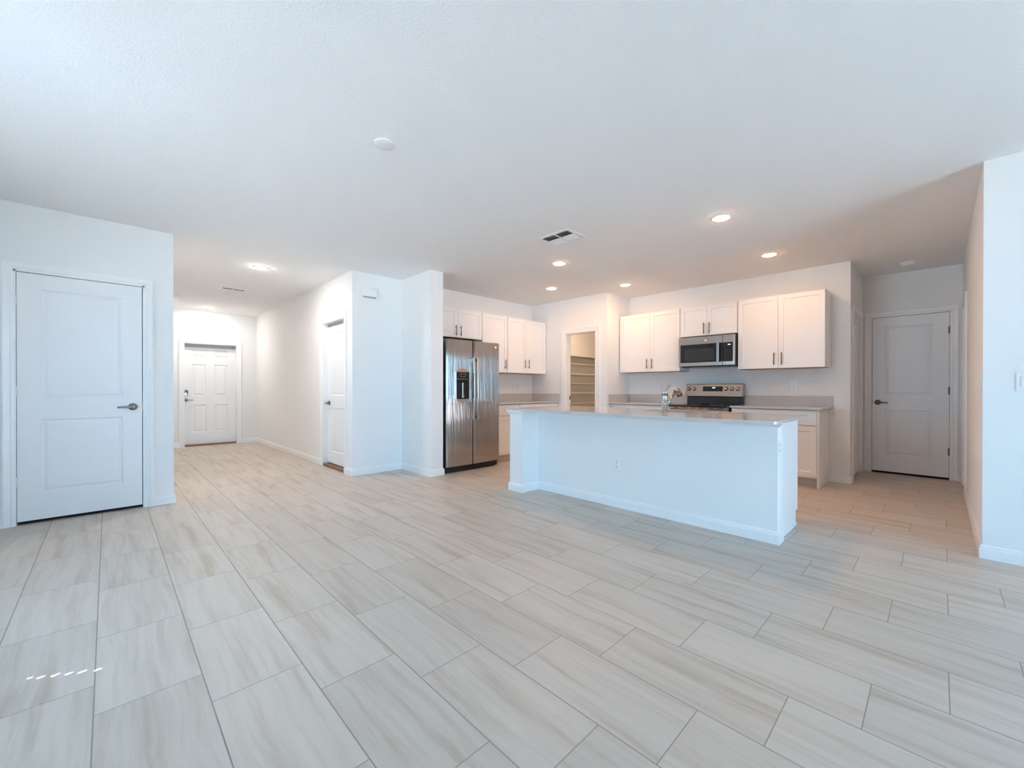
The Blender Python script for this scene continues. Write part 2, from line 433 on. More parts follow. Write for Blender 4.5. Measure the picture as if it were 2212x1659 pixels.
struct(MB().box(-30, 30, -40, 40, -0.5, -0.13).build('ground_outside', M_GROUND))

# windows behind the camera
def window(name, pl, u0, u1, v0, v1, mull):
    f = MB(); w_ = 0.05
    f.pbox(pl, u0, u1, v0, v0 + w_, -0.08, -0.03); f.pbox(pl, u0, u1, v1 - w_, v1, -0.08, -0.03)
    f.pbox(pl, u0, u0 + w_, v0 + w_, v1 - w_, -0.08, -0.03); f.pbox(pl, u1 - w_, u1, v0 + w_, v1 - w_, -0.08, -0.03)
    for k in range(1, mull):
        c = u0 + (u1 - u0) * k / mull; f.pbox(pl, c - 0.03, c + 0.03, v0 + w_, v1 - w_, -0.08, -0.03)
    fr = struct(f.build(name, M_TRIM))
    MB().pbox(pl, u0 + .02, u1 - .02, v0 + .02, v1 - .02, -0.058, -0.052).build('pane', M_GLASS, fr)
window('window_1', PY(YB, 1), *SLD, 2)
window('window_2', PX(XL, 1), *WIN, 3)

# unseen board added outside the side window, slots shape the spot's floor dashes
def slotted_board():
    X = -2.6
    ends = [((-0.223, 2.432), (-0.208, 2.433)), ((-0.197, 2.409), (-0.174, 2.410)), ((-0.159, 2.386), (-0.135, 2.391)),
            ((-0.121, 2.363), (-0.099, 2.366)), ((-0.085, 2.341), (-0.060, 2.345)), ((-0.041, 2.316), (-0.018, 2.319))]
    def through(p):
        d = Vector((p[0], p[1], 0)) - SLOT_SPOT_POS; t = (X - SLOT_SPOT_POS.x) / d.x; q = SLOT_SPOT_POS + d * t; return (q.y, q.z)
    holes = []
    for a, b in ends:
        d = (Vector(b) - Vector(a)).normalized(); n = Vector((-d.y, d.x)) * .0062
        holes.append([through(p) for p in (Vector(a) - n, Vector(b) - n * .8, Vector(b) + n * .8, Vector(a) + n)])
    c = through((-0.12, 2.375)); outer = [(c[0] - .4, c[1] - .22), (c[0] + .4, c[1] - .22), (c[0] + .4, c[1] + .22), (c[0] - .4, c[1] + .22)]
    bm = bmesh.new(); loops = []
    for x in (X, X - .001):
        L_ = [[bm.verts.new((x, p[0], p[1])) for p in lp] for lp in [outer] + holes]
        es = [bm.edges.new((l[i], l[(i + 1) % 4])) for l in L_ for i in range(4)]
        bmesh.ops.triangle_fill(bm, use_beauty=True, edges=es); loops.append(L_)
    for la, lb in zip(*loops):
        for i in range(4): bm.faces.new((la[i], la[(i + 1) % 4], lb[(i + 1) % 4], lb[i]))
    bmesh.ops.recalc_face_normals(bm, faces=bm.faces)
    me = bpy.data.meshes.new('slotted_mask'); bm.to_mesh(me); bm.free(); me.materials.append(M_TRIM)
    o = bpy.data.objects.new('slotted_mask', me); COL.objects.link(o); return struct(o)
slotted_board()

# ------------------------------------------------------------------ baseboards
BH, BT = 0.088, 0.014
BPROF = [(0, 0), (BT, 0), (BT, BH * .72), (BT * .75, BH * .80), (BT * .75, BH * .9), (BT * .3, BH), (0, BH)]
def mitred(m, prof, pl, u0, u1, c0, c1, v0=0.0):
    """extrude prof (depth, height) along u; c = 1 outside-corner mitre, -1 inside, 0 square"""
    m.prism(prof, lambda p, t: pl(t - c0 * p[0] if t == u0 else t + c1 * p[0], v0 + p[1], p[0]), u0, u1)
def base(m, pl, u0, u1, c0=0, c1=0): mitred(m, BPROF, pl, u0, u1, c0, c1)
def baseboard(name, segs):
    m = MB()
    for s in segs: base(m, *s)
    return struct(m.build(name, M_TRIM))
baseboard('baseboard_closet', [(PY(YC), XL, D1[0] - .052, -1, 0), (PY(YC), D1[1] + .045, XC, 0, 1), (PX(XC, 1), YC, YE, 1, -1)])
baseboard('baseboard_entry', [(PY(YE), XC, D2[0] - .06, -1, 0), (PY(YE), D2[1] + .07, XH, 0, -1)])
baseboard('baseboard_hall_right', [(PX(XH), D3[1] + .07, YE, 0, -1), (PX(XH), YC, D3[0] - .07, 1, 0)])
baseboard('baseboard_back', [(PY(YC), XH, XI, 1, -1)])
baseboard('baseboard_fridge_side', [(PX(XI), YO, YC, 1, -1), (PY(YO), XI, XF, 1, 1), (PX(XF, 1), YO, YO + .045, 1, 0)])
baseboard('baseboard_range', [(PX(XR), YW, .918, 1, 0), (PY(YW), XR, D6[0] - .055, 1, 0), (PY(YW), D6[1] + .055, XD, 0, -1)])
baseboard('baseboard_passage_end', [(PX(XD), YR, D4[0] - .052, -1, 0), (PX(XD), D4[1] + .052, YW, 0, -1)])
baseboard('baseboard_passage_right', [(PY(YR, 1), XW, D7[0] - .055, 1, 0), (PY(YR, 1), D7[1] + .055, XD, 0, -1)])
baseboard('baseboard_right', [(PX(XW), YB, YR, -1, 1)])
baseboard('baseboard_rear', [(PY(YB, 1), XL, SLD[0], -1, 0), (PY(YB, 1), SLD[1], XW, 0, -1)])
baseboard('baseboard_left', [(PX(XL, 1), YB, YC, -1, -1)])

# ------------------------------------------------------------------ door casings
CW = 0.062
def casing(name, pl, u0, u1, v1, cw=CW, jamb=0.10, jl=True):
    m = MB()
    prof = [(0, 0), (0, .010), (.012, .013), (.020, .010), (cw * .55, .014), (cw * .85, .018), (cw, .016), (cw, 0)]
    # side legs (profile across u), then head
    m.prism(prof, lambda p, t: pl(u0 - p[0], t, p[1]), 0, v1 + 0.0)
    m.prism(prof, lambda p, t: pl(u1 + p[0], t, p[1]), 0, v1 + 0.0)
    for k in range(len(prof)):
        a, b = prof[k], prof[(k + 1) % len(prof)]
        pts = [pl(u0 - a[0], v1 + a[0], a[1]), pl(u1 + a[0], v1 + a[0], a[1]), pl(u1 + b[0], v1 + b[0], b[1]), pl(u0 - b[0], v1 + b[0], b[1])]
        m.add(pts, [(0, 1, 2, 3)])
    # mitre tops of the legs
    for (s_, uu) in ((-1, u0), (1, u1)):
        for k in range(len(prof)):
            a, b = prof[k], prof[(k + 1) % len(prof)]
            m.add([pl(uu + s_ * a[0], v1, a[1]), pl(uu + s_ * b[0], v1, b[1]), pl(uu + s_ * b[0], v1 + b[0], b[1]), pl(uu + s_ * a[0], v1 + a[0], a[1])], [(0, 1, 2, 3)])
    # jambs
    jt = 0.012
    m.pbox(pl, u0, u0 + jt, 0, v1, -jamb, .004); m.pbox(pl, u1 - jt, u1, 0, v1, -jamb, .004); m.pbox(pl, u0, u1, v1 - jt, v1, -jamb, .004)
    return struct(m.build(name, M_TRIM))

PANEL_STEPS = [(0, 0), (.004, .0035), (.010, .0085), (.016, .0090), (.034, .0035), (.040, .0030)]
def lever(parent, pl, u, v, d, toward, m=M_SATIN, name='lever_handle', length=.105):
    b = MB(); c = Vector(pl(u, v, d)); n = (Vector(pl(u, v, d + 1)) - c)
    b.lathe(c, n, [(.033, 0), (.033, .004), (.030, .009), (.014, .012), (.012, .020), (.011, .045)], 24)
    tdir = Vector(pl(u + toward, v, d)) - c; p0 = c + n * .045
    b.tube([p0 - tdir * .006, p0 + tdir * .02, p0 + tdir * (length * .6), p0 + tdir * length + Vector((0, 0, -.003))], [.011, .011, .009, .007], 12)
    return b.build(name, m, parent)
def hinge(parent, pl, u, v, d, m=M_SATIN, h=.09):
    b = MB(); c = pl(u, v - h / 2, d + .004); c2 = pl(u, v + h / 2, d + .004)
    b.tube([c, c2], .0062, 10); b.pbox(pl, u - .014, u + .014, v - h / 2, v + h / 2, d - .004, d + .0005)
    return b.build('hinge', m, parent)
def two_panel_door(name, pl, u0, u1, v0, v1, d0, d1, side, pu0, pu1, zs=(0.248, 0.852, 1.03, 1.925), mh=M_SATIN, hinges=True, gap=True, knob_z=.94, hm=None, lever_in=.064):
    """side: +1 latch at u1, -1 latch at u0"""
    o = struct(MB().leaf(pl, u0, u1, v0, v1, d0, d1, [(pu0, pu1, zs[0], zs[1]), (pu0, pu1, zs[2], zs[3])], PANEL_STEPS).build(name, M_DOOR))
    lu = (u1 - lever_in) if side > 0 else (u0 + lever_in)
    lever(o, pl, lu, knob_z, d1, -side, mh)
    le = u1 if side > 0 else u0
    MB().pbox(pl, le - .004, le + .004, knob_z - .028, knob_z + .028, d1 - .012, d1 + .002).build('latch_plate', M_NICKEL, o)
    if hinges:
        hu = (u0 - .003) if side > 0 else (u1 + .003)
        for z in (.345, 1.085, 1.825): hinge(o, pl, hu, z, d1, hm or mh)
    return o
# door 1: closet
casing('trim_1', PY(YC), D1[0], D1[1], D1[2])
two_panel_door('door_1', PY(YC), -.525, .228, .028, 2.048, -.040, -.005, +1, -.395, .098, hm=M_PLATE)
# door 2: entry, six panels
casing('trim_2', PY(YE), D2[0], D2[1], D2[2], cw=.075, jamb=.15)
PE = PY(YE)
d2 = struct(MB().leaf(PE, D2[0] + .012, D2[1] - .012, .03, 1.895, -.140, -.096,
      [(1.157, 1.368, .255, .79), (1.50, 1.72, .255, .79), (1.157, 1.368, .957, 1.57), (1.50, 1.72, .957, 1.57), (1.157, 1.368, 1.71, 1.862), (1.50, 1.72, 1.71, 1.862)],
      [(0, 0), (.006, .008), (.016, .011), (.024, .011), (.045, .003)]).build('door_2', M_DOOR))
MB().pbox(PE, D2[0] + .012, D2[1] - .012, 1.895, 1.960, -.15, -.10).build('head_shade_strip', M_STRIP, d2)  # grey band painting in the shaded rabbet above the leaf
MB().pbox(PE, D2[0] + .012, D2[1] - .012, 0, .028, -.15, -.02).build('threshold', M_BRONZE, d2)
lever(d2, PE, 1.066, .885, -.096, +1, M_SATIN)
kb = MB().pbox(PE, 1.020, 1.088, .978, 1.072, -.096, -.070).build('keypad_deadbolt', M_BLACK, d2, .012, 3)
lab(kb, 'black keypad deadbolt')
MB().lathe(PE(1.054, .998, -.070), (0, -1, 0), [(.022, 0), (.022, .006), (.016, .009)], 20).build('thumb_turn', M_CHROME, kb)
MB().pbox(PE, 1.050, 1.058, 1.005, 1.032, -.070, -.058).build('turn_lever', M_CHROME, kb)
MB().lathe(PE(1.44, 1.507, -.096), (0, -1, 0), [(.011, 0), (.011, .003), (.006, .004)], 16).build('peephole', M_PLATE, d2)
# door 3: hall side door
casing('trim_3', PX(XH), D3[0], D3[1], D3[2], cw=.075, jamb=.13)
PHR = PX(XH)
d3 = two_panel_door('door_3', PHR, D3[0] + .012, D3[1] - .012, .045, 1.985, -.112, -.068, +1, 5.56, 6.02, zs=(.215, .835, 1.01, 1.89), mh=M_NICKEL, hinges=False, knob_z=.90)
MB().pbox(PHR, D3[0] + .012, D3[1] - .012, 1.985, 2.033, -.12, -.075).build('head_shade_strip', M_STRIP, d3)  # shade at the door head, put in as grey colour
MB().pbox(PHR, D3[0] + .012, D3[1] - .012, .0, .035, -.13, .0).build('threshold', M_BRONZE, d3)
# door 4: passage end
casing('trim_4', PX(XD), D4[0], D4[1], D4[2])
two_panel_door('door_4', PX(XD), -.091, .620, .028, 2.042, -.040, -.005, +1, .058, .492, zs=(.248, .835, 1.03, 1.918), mh=M_NICKEL, knob_z=.93, lever_in=.058)
# black sheets painted in for the shade under / around doors 1 and 4
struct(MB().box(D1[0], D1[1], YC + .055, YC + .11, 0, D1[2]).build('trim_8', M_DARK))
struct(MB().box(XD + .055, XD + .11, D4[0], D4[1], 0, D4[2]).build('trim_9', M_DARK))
# pantry doorway
casing('trim_5', PX(XP), D5[0], D5[1], D5[2], cw=.085, jamb=T)
struct(MB().box(XP + T - .03, XP + T - .004, D5[1] - .016, D5[1] - .0121, .92, .98).build('trim_10', M_NICKEL))
# side doors in the passage
casing('trim_6', PY(YW), D6[0], D6[1], D6[2])
struct(MB().leaf(PY(YW), D6[0] + .014, D6[1] - .014, .02, D6[2] - .014, -.05, -.015, [(6.55, 6.97, .25, .84), (6.55, 6.97, 1.03, 1.9)], PANEL_STEPS).build('door_5', M_DOOR))
casing('trim_7', PY(YR, 1), D7[0], D7[1], D7[2])
struct(MB().leaf(PY(YR, 1), D7[0] + .014, D7[1] - .014, .02, D7[2] - .014, -.05, -.015, [(6.49, 6.93, .25, .84), (6.49, 6.93, 1.03, 1.9)], PANEL_STEPS).build('door_6', M_DOOR))

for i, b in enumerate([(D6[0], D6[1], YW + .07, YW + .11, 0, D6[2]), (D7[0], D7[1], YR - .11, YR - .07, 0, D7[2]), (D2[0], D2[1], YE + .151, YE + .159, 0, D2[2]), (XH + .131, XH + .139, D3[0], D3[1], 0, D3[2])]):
    struct(MB().box(*b).build('trim_%d' % (11 + i), M_DARK))  # dark backing added behind doors to block light leaks

# ------------------------------------------------------------------ pantry shelves
for i, (z, txt) in enumerate([(1.765, 'highest white pantry shelf, with a hanging rod below its lip'), (1.598, 'thin pantry shelf directly below the rod shelf'), (1.403, 'white pantry shelf a little above eye level, third from top'),
                        (1.214, 'pantry shelf at head of lower half, fourth from top'), (1.03, 'pantry shelf just above the strike plate height, fifth from top'), (.823, 'lowest visible pantry shelf behind the island top')]):
    t = thing('pantry_shelf', txt, 'shelf', (6.8, 5.03, z), 'shelves inside the pantry')
    th = .016 if i % 2 == 0 else .008
    MB().box(5.66, 7.88, 5.0, 5.178, z - th, z).build('shelf_board', M_SHELF, t)
    MB().box(5.66, 7.88, 4.994, 5.0, z - th - .006, z + .002).build('front_lip', M_SHELF, t)
    MB().box(5.66, 7.88, 5.160, 5.178, z - th - .03, z - th).build('wall_cleat', M_SHELF, t)
    if i == 0: MB().tube([(5.66, 5.01, z - .047), (7.88, 5.01, z - .047)], .008).build('hanging_rod', M_SATIN, t)

# ------------------------------------------------------------------ cabinets
SHK = [(0, 0), (.0015, .008), (.002, .008)]
def pull(parent, pl, u, v, d, vertical=True, length=.15):
    b = MB(); r = .0058; off = .030; h = length / 2
    def P(t, dd): return pl(u, v + t, d + dd) if vertical else pl(u + t, v, d + dd)
    b.tube([P(-h, off), P(h, off)], r, 10)
    for t in (-h * .64, h * .64): b.tube([P(t, 0), P(t, off)], .0045, 8)
    return b.build('bar_pull', M_NICKEL, parent)
def shaker(parent, pl, u0, u1, v0, v1, d, frame=.056, name='door', th=.019):
    return MB().leaf(pl, u0, u1, v0, v1, d - th, d, [(u0 + frame, u1 - frame, v0 + frame, v1 - frame)], SHK).build(name, M_CAB, parent, .0008, 1)
def carcass(parent, pl, u0, u1, v0, v1, d_back, d_front, raw_bottom=False, name='body'):
    o = MB().pbox(pl, u0, u1, v0 + (.004 if raw_bottom else 0), v1, d_back, d_front).build(name, M_CAB, parent)
    if raw_bottom: MB().pbox(pl, u0 + .016, u1 - .016, v0, v0 + .004, d_back, d_front - .018).build('underside', M_RAW, parent)
    return o
G = .0018
def upper(label, pl, u0, u1, v0, v1, depth, splits, pulls, group='wall cabinets', mirror=1, loc=None, raw=True):
    """pl plane is the wall; front at d=depth"""
    t = thing('wall_cabinet', label, 'cabinet', pl((u0 + u1) / 2, v0, depth / 2), group)
    carcass(t, pl, u0, u1, v0, v1, .002, depth - .021, raw)
    edges = [u0] + splits + [u1]
    for i in range(len(edges) - 1):
        a, b = edges[i] + (.004 if i == 0 else G), edges[i + 1] - (.004 if i == len(edges) - 2 else G)
        dr = shaker(t, pl, a, b, v0 + .002, v1 - .002, depth)
        pu, pv = pulls[i]; pull(dr, pl, pu, pv, depth)
    return t
PK = PY(YC)     # kitchen back wall
upper('short two-door wall cabinet above the refrigerator', PK, 3.16, 4.058, 1.842, 2.262, .335, [3.607], [(3.562, 1.94), (3.646, 1.94)], group='white shaker wall cabinets')
upper('tall single-door wall cabinet right of the refrigerator, one vertical pull', PK, 4.062, 4.590, 1.362, 2.262, .335, [], [(4.538, 1.497)], group='white shaker wall cabinets')
upper('two-door wall cabinet in the corner beside the pantry wall, left run', PK, 4.598, 5.520, 1.362, 2.262, .335, [5.030], [(4.985, 1.517), (5.073, 1.517)], group='white shaker wall cabinets')
PR = PX(XR)     # range wall
upper('two-door wall cabinet left of the microwave', PR, 2.594, 3.568, 1.362, 2.256, .335, [3.052], [(3.012, 1.482), (3.094, 1.482)], group='white shaker wall cabinets')
upper('short two-door wall cabinet directly above the microwave', PR, 1.834, 2.588, 1.838, 2.252, .335, [2.215], [(2.178, 1.935), (2.252, 1.935)], group='white shaker wall cabinets')
upper('wide two-door wall cabinet at the right end beside the bare wall', PR, .905, 1.828, 1.360, 2.254, .335, [1.374], [(1.333, 1.475), (1.413, 1.475)], group='white shaker wall cabinets')

ZT = .895; TH = .022
def lower(label, pl, u0, u1, depth, splits, pulls, drawers, end=None, gapless=False):
    t = thing('base_cabinet', label, 'cabinet', pl((u0 + u1) / 2, 0, depth / 2), 'white shaker base cabinets')
    top = ZT - TH - .006
    carcass(t, pl, u0, u1, .105, top, .002, depth - .021)
    MB().pbox(pl, u0 + .002, u1 - .002, 0.0, .105, .002, depth - .085).build('toe_kick', M_TOEKICK, t)
    if end is not None:
        e0, e1 = (end - .0015, end + .018) if end < (u0 + u1) / 2 else (end - .018, end + .0015)
        MB().pbox(pl, e0, e1, 0, top, .002, depth - .019).build('end_panel', M_CAB, t)
    for (a, b, pv) in drawers:
        dr = MB().pbox(pl, a, b, .700, top - .006, depth - .019, depth).build('drawer', M_CAB, t, .0015, 2)
        if pv is not None: pull(dr, pl, pv, .784, depth, False)
    for (a, b, pu) in splits:
        dr = shaker(t, pl, a, b, .125, .690, depth)
        pull(dr, pl, pu, .60, depth)
    return t
lower('base cabinet just right of the refrigerator with one drawer over one door', PK, 4.052, 4.590, .62, [(4.058, 4.584, 4.53)], None, [(4.058, 4.584, 4.322)])
lower('base cabinet in the corner by the pantry doorway, under the left counter', PK, 4.594, 5.522, .62, [(4.60, 5.055, 5.01), (5.06, 5.49, 5.105)], None, [(4.60, 5.49, 5.05)])
lower('base cabinet between pantry return wall and range', PR, 2.602, 3.580, .592, [(2.608, 3.088, 3.05), (3.092, 3.54, 3.13)], None, [(2.608, 3.54, 3.09)])
lower('base cabinet right of the range with bare side panel', PR, .922, 1.824, .592, [(.945, 1.370, 1.328), (1.374, 1.818, 1.416)], None, [(.945, 1.818, 1.40)], end=.922)

# countertops with splashes
def counter(label, pl, u0, u1, depth, splash, side=None):
    t = thing('countertop', label, 'countertop', pl((u0 + u1) / 2, ZT - TH, depth / 2), 'speckled quartz counters on the walls')
    MB().pbox(pl, u0, u1, ZT - TH, ZT, .002, depth).build('slab', M_QUARTZ, t, .003, 2)
    MB().pbox(pl, splash[0], splash[1], ZT, 1.018, .002, .020).build('backsplash', M_SPLASH, t, .001, 1)
    if side is not None: MB().box(*side).build('side_splash', M_SPLASH, t, .001, 1)
    return t
counter('pale quartz counter between refrigerator and pantry doorway', PK, 4.045, 5.524, .648, (4.045, 5.505), (5.506, 5.524, YC - .648, YC - .002, ZT, 1.018))
counter('pale quartz counter left of the range, ending at the pantry return wall', PR, 2.600, 3.585, .632, (2.600, 3.566), (XR - .632, XR - .002, 3.567, 3.585, ZT, 1.018))
counter('pale quartz counter right of the range with open end', PR, .882, 1.828, .632, (.882, 1.828))

# ------------------------------------------------------------------ refrigerator
fr = thing('refrigerator', 'stainless side-by-side refrigerator with black cabinet and water dispenser', 'refrigerator', (3.57, 4.8, 0))
FX0, FX1, FS = 3.112, 4.036, 3.548
MB().box(FX0 + .004, FX1 - .004, 4.500, 5.15, .035, 1.742).build('body', M_BLACK, fr, .004)
MB().box(FX0 + .01, FX1 - .01, 4.462, 4.54, .012, .085).build('base_grille', M_BLACK, fr, .006)
for x in (FX0 + .05, FX1 - .05):
    MB().lathe((x, 4.50, 0), (0, 0, 1), [(.018, 0), (.018, .012), (.008, .014), (.008, .05)], 14).build('foot', M_SATIN, fr)
for x in (FX0 + .07, FX1 - .07):
    MB().box(x - .05, x + .05, 4.43, 4.56, 1.742, 1.757).build('hinge_cover', M_BLACK, fr, .004)
def fridge_door(x0, x1, lab_, outer):
    yb, yf = 4.492, 4.418; n = 20; prof = []
    for i in range(n + 1):
        s = i / n; x = x0 + (x1 - x0) * s
        b = .012 * math.sin(math.pi * (0.5 * s if outer < 0 else 0.5 * (1 - s)) * 1.0)   # gentle crown toward the middle of the unit
        e = min(s, 1 - s) * (x1 - x0); r = .018
        rr = r - math.sqrt(max(0, r * r - (r - min(e, r)) ** 2))
        prof.append((x, yf - b + rr))
    prof = [(x0, yb)] + prof + [(x1, yb)]
    m = MB(); m.prism(prof, lambda p, t: (p[0], p[1], t), .088, 1.752)
    o = m.build('door', M_STEEL, fr); lab(o, lab_); return o
dl = fridge_door(FX0, FS - .004, 'stainless freezer door with dispenser', -1)
dr_ = fridge_door(FS + .004, FX1, 'plain stainless refrigerator door', 1)
def fridge_handle(x, par):
    m = MB(); n = 16; pts = []
    for i in range(n + 1):
        s = i / n; z = .690 + .835 * s; y = 4.372 - .020 * math.sin(math.pi * s); pts.append((y, z))
    w_ = .0165; d = .012
    vs = []
    for (y, z) in pts: vs += [(x - w_, y + d, z), (x - w_ * .8, y - d, z), (x + w_ * .8, y - d, z), (x + w_, y + d, z)]
    fs = []
    for i in range(n):
        for k in range(4): fs.append((i * 4 + k, i * 4 + (k + 1) % 4, (i + 1) * 4 + (k + 1) % 4, (i + 1) * 4 + k))
    m.add(vs, fs); m.f += [[0, 1, 2, 3], [n * 4 + 3, n * 4 + 2, n * 4 + 1, n * 4]]; m.sm += [False, False]
    m.box(x - .012, x + .012, 4.375, 4.412, .705, .745); m.box(x - .012, x + .012, 4.375, 4.412, 1.47, 1.51)
    return m.build('handle', M_CHROMEKNOB, par, .003, 2)
fridge_handle(3.520, dl); fridge_handle(3.585, dr_)
# dispenser
YD = 4.408
bz = MB(); W0, W1, Z0, Z1 = 3.240, 3.470, .955, 1.345
outline = []
for i in range(13):
    s = i / 12; outline.append((W0 + .02 + (W1 - W0 - .04) * s, Z1 + .045 * math.sin(math.pi * s)))
outline += [(W1, Z1 - .01), (W1, Z0 + .01)]
for i in range(13):
    s = i / 12; outline.append((W1 - .02 - (W1 - W0 - .04) * s, Z0 - .05 * (1 - abs(2 * s - 1))))
outline += [(W0, Z0 + .01), (W0, Z1 - .01)]
bz.prism(outline, lambda p, t: (p[0], t, p[1]), YD - .010, YD + .012)
dz = bz.build('dispenser', M_CHROMEKNOB, dl, .004, 2)
MB().box(3.251, 3.459, YD - .014, YD - .008, .970, 1.325).build('dispenser_panel', M_BLACKGLASS, dz, .004)
MB().box(3.266, 3.444, YD - .016, YD - .0142, .990, 1.185).build('recess', M_DARK, dz)
MB().box(3.335, 3.355, YD - .030, YD - .014, 1.04, 1.185).build('paddle', M_CHROME, dz, .003)
MB().box(3.34, 3.37, YD - .022, YD - .014, .985, 1.04).build('spill_light', M_CHROME, dz, .003)
mk = MB()
mk.box(3.310, 3.400, YD - .0150, YD - .0141, 1.262, 1.266).box(3.310, 3.400, YD - .0150, YD - .0141, 1.300, 1.304)
mk.box(3.310, 3.313, YD - .0150, YD - .0141, 1.262, 1.304).box(3.397, 3.400, YD - .0150, YD - .0141, 1.262, 1.304)
for i in range(6): mk.box(3.272 + i * .030, 3.284 + i * .030, YD - .0150, YD - .0141, 1.228, 1.240)
mk.build('button_marks', M_MARK, dz)
MB().lathe((3.943, 4.409, 1.690), (0, -1, 0), [(.016, 0), (.016, .003), (.012, .004)], 20).build('badge', M_DOTS, dr_)

# ------------------------------------------------------------------ microwave
mw = thing('microwave', 'over-the-range stainless microwave with black glass door', 'microwave', (5.98, 2.2, 1.42))
MX = 5.780
MB().box(MX + .035, XR - .002, 1.834, 2.580, 1.425, 1.825).build('body', M_BLACK, mw, .004)
MB().box(MX + .05, XR - .03, 1.86, 2.55, 1.405, 1.425).build('vent_base', M_BLACK, mw, .003)
for y in (2.47, 1.92): MB().lathe((MX + .14, y, 1.4055), (0, 0, -1), [(.045, 0), (.045, .004), (.03, .005)], 20).build('filter_lamp', M_CHROME, mw)
md = MB().box(MX, MX + .034, 1.990, 2.576, 1.418, 1.818).build('door', M_STEEL2, mw, .004)
mc = MB().box(MX, MX + .034, 1.838, 1.987, 1.418, 1.818).build('control_panel', M_STEEL2, mw, .004)
MB().box(MX - .004, MX, 1.990, 2.548, 1.468, 1.716).build('door_glass', M_BLACKGLASS, md, .003)
MB().box(MX - .0055, MX - .004, 2.085, 2.490, 1.488, 1.650).build('window', M_WINGLASS, md)
MB().box(MX - .030, MX - .016, 2.020, 2.056, 1.462, 1.720).box(MX - .018, MX, 2.026, 2.050, 1.47, 1.49).box(MX - .018, MX, 2.026, 2.050, 1.695, 1.712).build('handle', M_CHROME, md, .003)
MB().lathe((MX, 2.205, 1.762), (-1, 0, 0), [(.016, 0), (.016, .003), (.012, .004)], 20).build('badge', M_DOTS, md)
MB().box(MX - .004, MX, 1.862, 1.987, 1.466, 1.716).build('control_glass', M_BLACKGLASS, mc, .003)
dg = MB()
for i, yy in enumerate((1.918, 1.910, 1.902, 1.894)): dg.box(MX - .0052, MX - .004, yy - .0022, yy + .0022, 1.680, 1.691)
dg.build('clock_digits', M_DISP, mc)
for r in range(8):
    if r == 2: continue
    for c in range(4): MB().box(MX - .0048, MX - .004, 1.885 + c * .020, 1.893 + c * .020, 1.485 + r * .019, 1.491 + r * .019).build('key', M_KEY, mc)
MB().box(MX - .006, MX + .002, 1.820 + .018, 1.846 + .006, 1.420, 1.815).build('side_trim', M_CHROMEKNOB, mc, .003)

# ------------------------------------------------------------------ range
rg = thing('range', 'stainless electric range with black glass cooktop and knobs on its backguard', 'stove', (5.85, 2.21, 0))
RY0, RY1 = 1.834, 2.592
MB().box(5.56, 6.165, RY0, RY1, .03, .862).build('body', M_BLACK, rg, .003)
MB().box(5.50, 6.09, RY0 - .002, RY1 + .002, .866, .893).build('cooktop', M_BLACKGLASS, rg, .008, 3)
MB().box(5.535, 5.56, RY0, RY1, .838, .866).build('vent_trim', M_STEEL2, rg, .002)
for i in range(6): MB().box(5.5335, 5.536, RY0 + .06 + i * .115, RY0 + .13 + i * .115, .848, .856).build('vent_slot', M_DARK, rg)
od = MB().box(5.522, 5.56, RY0 + .004, RY1 - .004, .21, .832).build('oven_door', M_STEEL2, rg, .004)
MB().box(5.519, 5.523, RY0 + .10, RY1 - .10, .33, .70).build('oven_window', M_BLACKGLASS, od, .003)
hb = MB().tube([(5.470, RY0 + .05, .775), (5.470, RY1 - .05, .775)], .012, 12)
for y in (RY0 + .07, RY1 - .07): hb.tube([(5.472, y, .775), (5.524, y, .775)], .009, 10)
hb.build('handle', M_CHROMEKNOB, od)
MB().box(5.526, 5.56, RY0 + .004, RY1 - .004, .05, .20).build('drawer', M_STEEL2, rg, .004)
bg = MB().prism([(6.090, .893), (6.165, .893), (6.165, 1.005), (6.100, 1.005)], lambda p, t: (p[0], t, p[1]), RY0 + .006, RY1 - .006).build('lower_backguard', M_BLACKGLASS, rg, .002)
bp = MB().prism([(6.055, 1.004), (6.060, .998), (6.170, .998), (6.170, 1.175), (6.098, 1.175), (6.090, 1.168)], lambda p, t: (p[0], t, p[1]), RY0, RY1 + .006).build('control_panel', M_STEEL2, rg, .002)
def face_x(z): return 6.055 + (z - 1.004) * (6.090 - 6.055) / (1.168 - 1.004)
nrm = Vector((-1, 0, .213)).normalized()
for y in (2.553, 2.477, 2.044, 1.968, 1.892):
    k = MB().lathe(Vector((face_x(1.105), y, 1.105)), nrm, [(.024, 0), (.024, .006), (.020, .008), (.018, .026), (.015, .028)], 24).build('knob', M_CHROMEKNOB, bp)
    MB().lathe(Vector((face_x(1.105), y, 1.105)) + nrm * .001, nrm, [(.0275, -.001), (.0275, .002)], 24).build('knob_ring', M_BLACK, k)
    MB().box(face_x(1.105) - .031, face_x(1.105) - .026, y - .0025, y + .0025, 1.092, 1.128).build('pointer', M_BLACK, k)
sc_ = MB(); zz = (1.072, 1.140)
sc_.add([(face_x(zz[0]) - .003, 2.352, zz[0]), (face_x(zz[0]) - .003, 2.088, zz[0]), (face_x(zz[1]) - .003, 2.088, zz[1]), (face_x(zz[1]) - .003, 2.352, zz[1]),
         (face_x(zz[0]) + .003, 2.352, zz[0]), (face_x(zz[0]) + .003, 2.088, zz[0]), (face_x(zz[1]) + .003, 2.088, zz[1]), (face_x(zz[1]) + .003, 2.352, zz[1])],
        [(0, 1, 2, 3), (7, 6, 5, 4), (0, 4, 5, 1), (1, 5, 6, 2), (2, 6, 7, 3), (3, 7, 4, 0)])
scr = sc_.build('display', M_BLACKGLASS, bp)
dg = MB()
for y in (2.222, 2.212, 2.200, 2.190): dg.box(face_x(1.122) - .0045, face_x(1.122) - .003, y - .003, y + .003, 1.116, 1.127)
dg.build('clock_digits', M_DISP, scr)
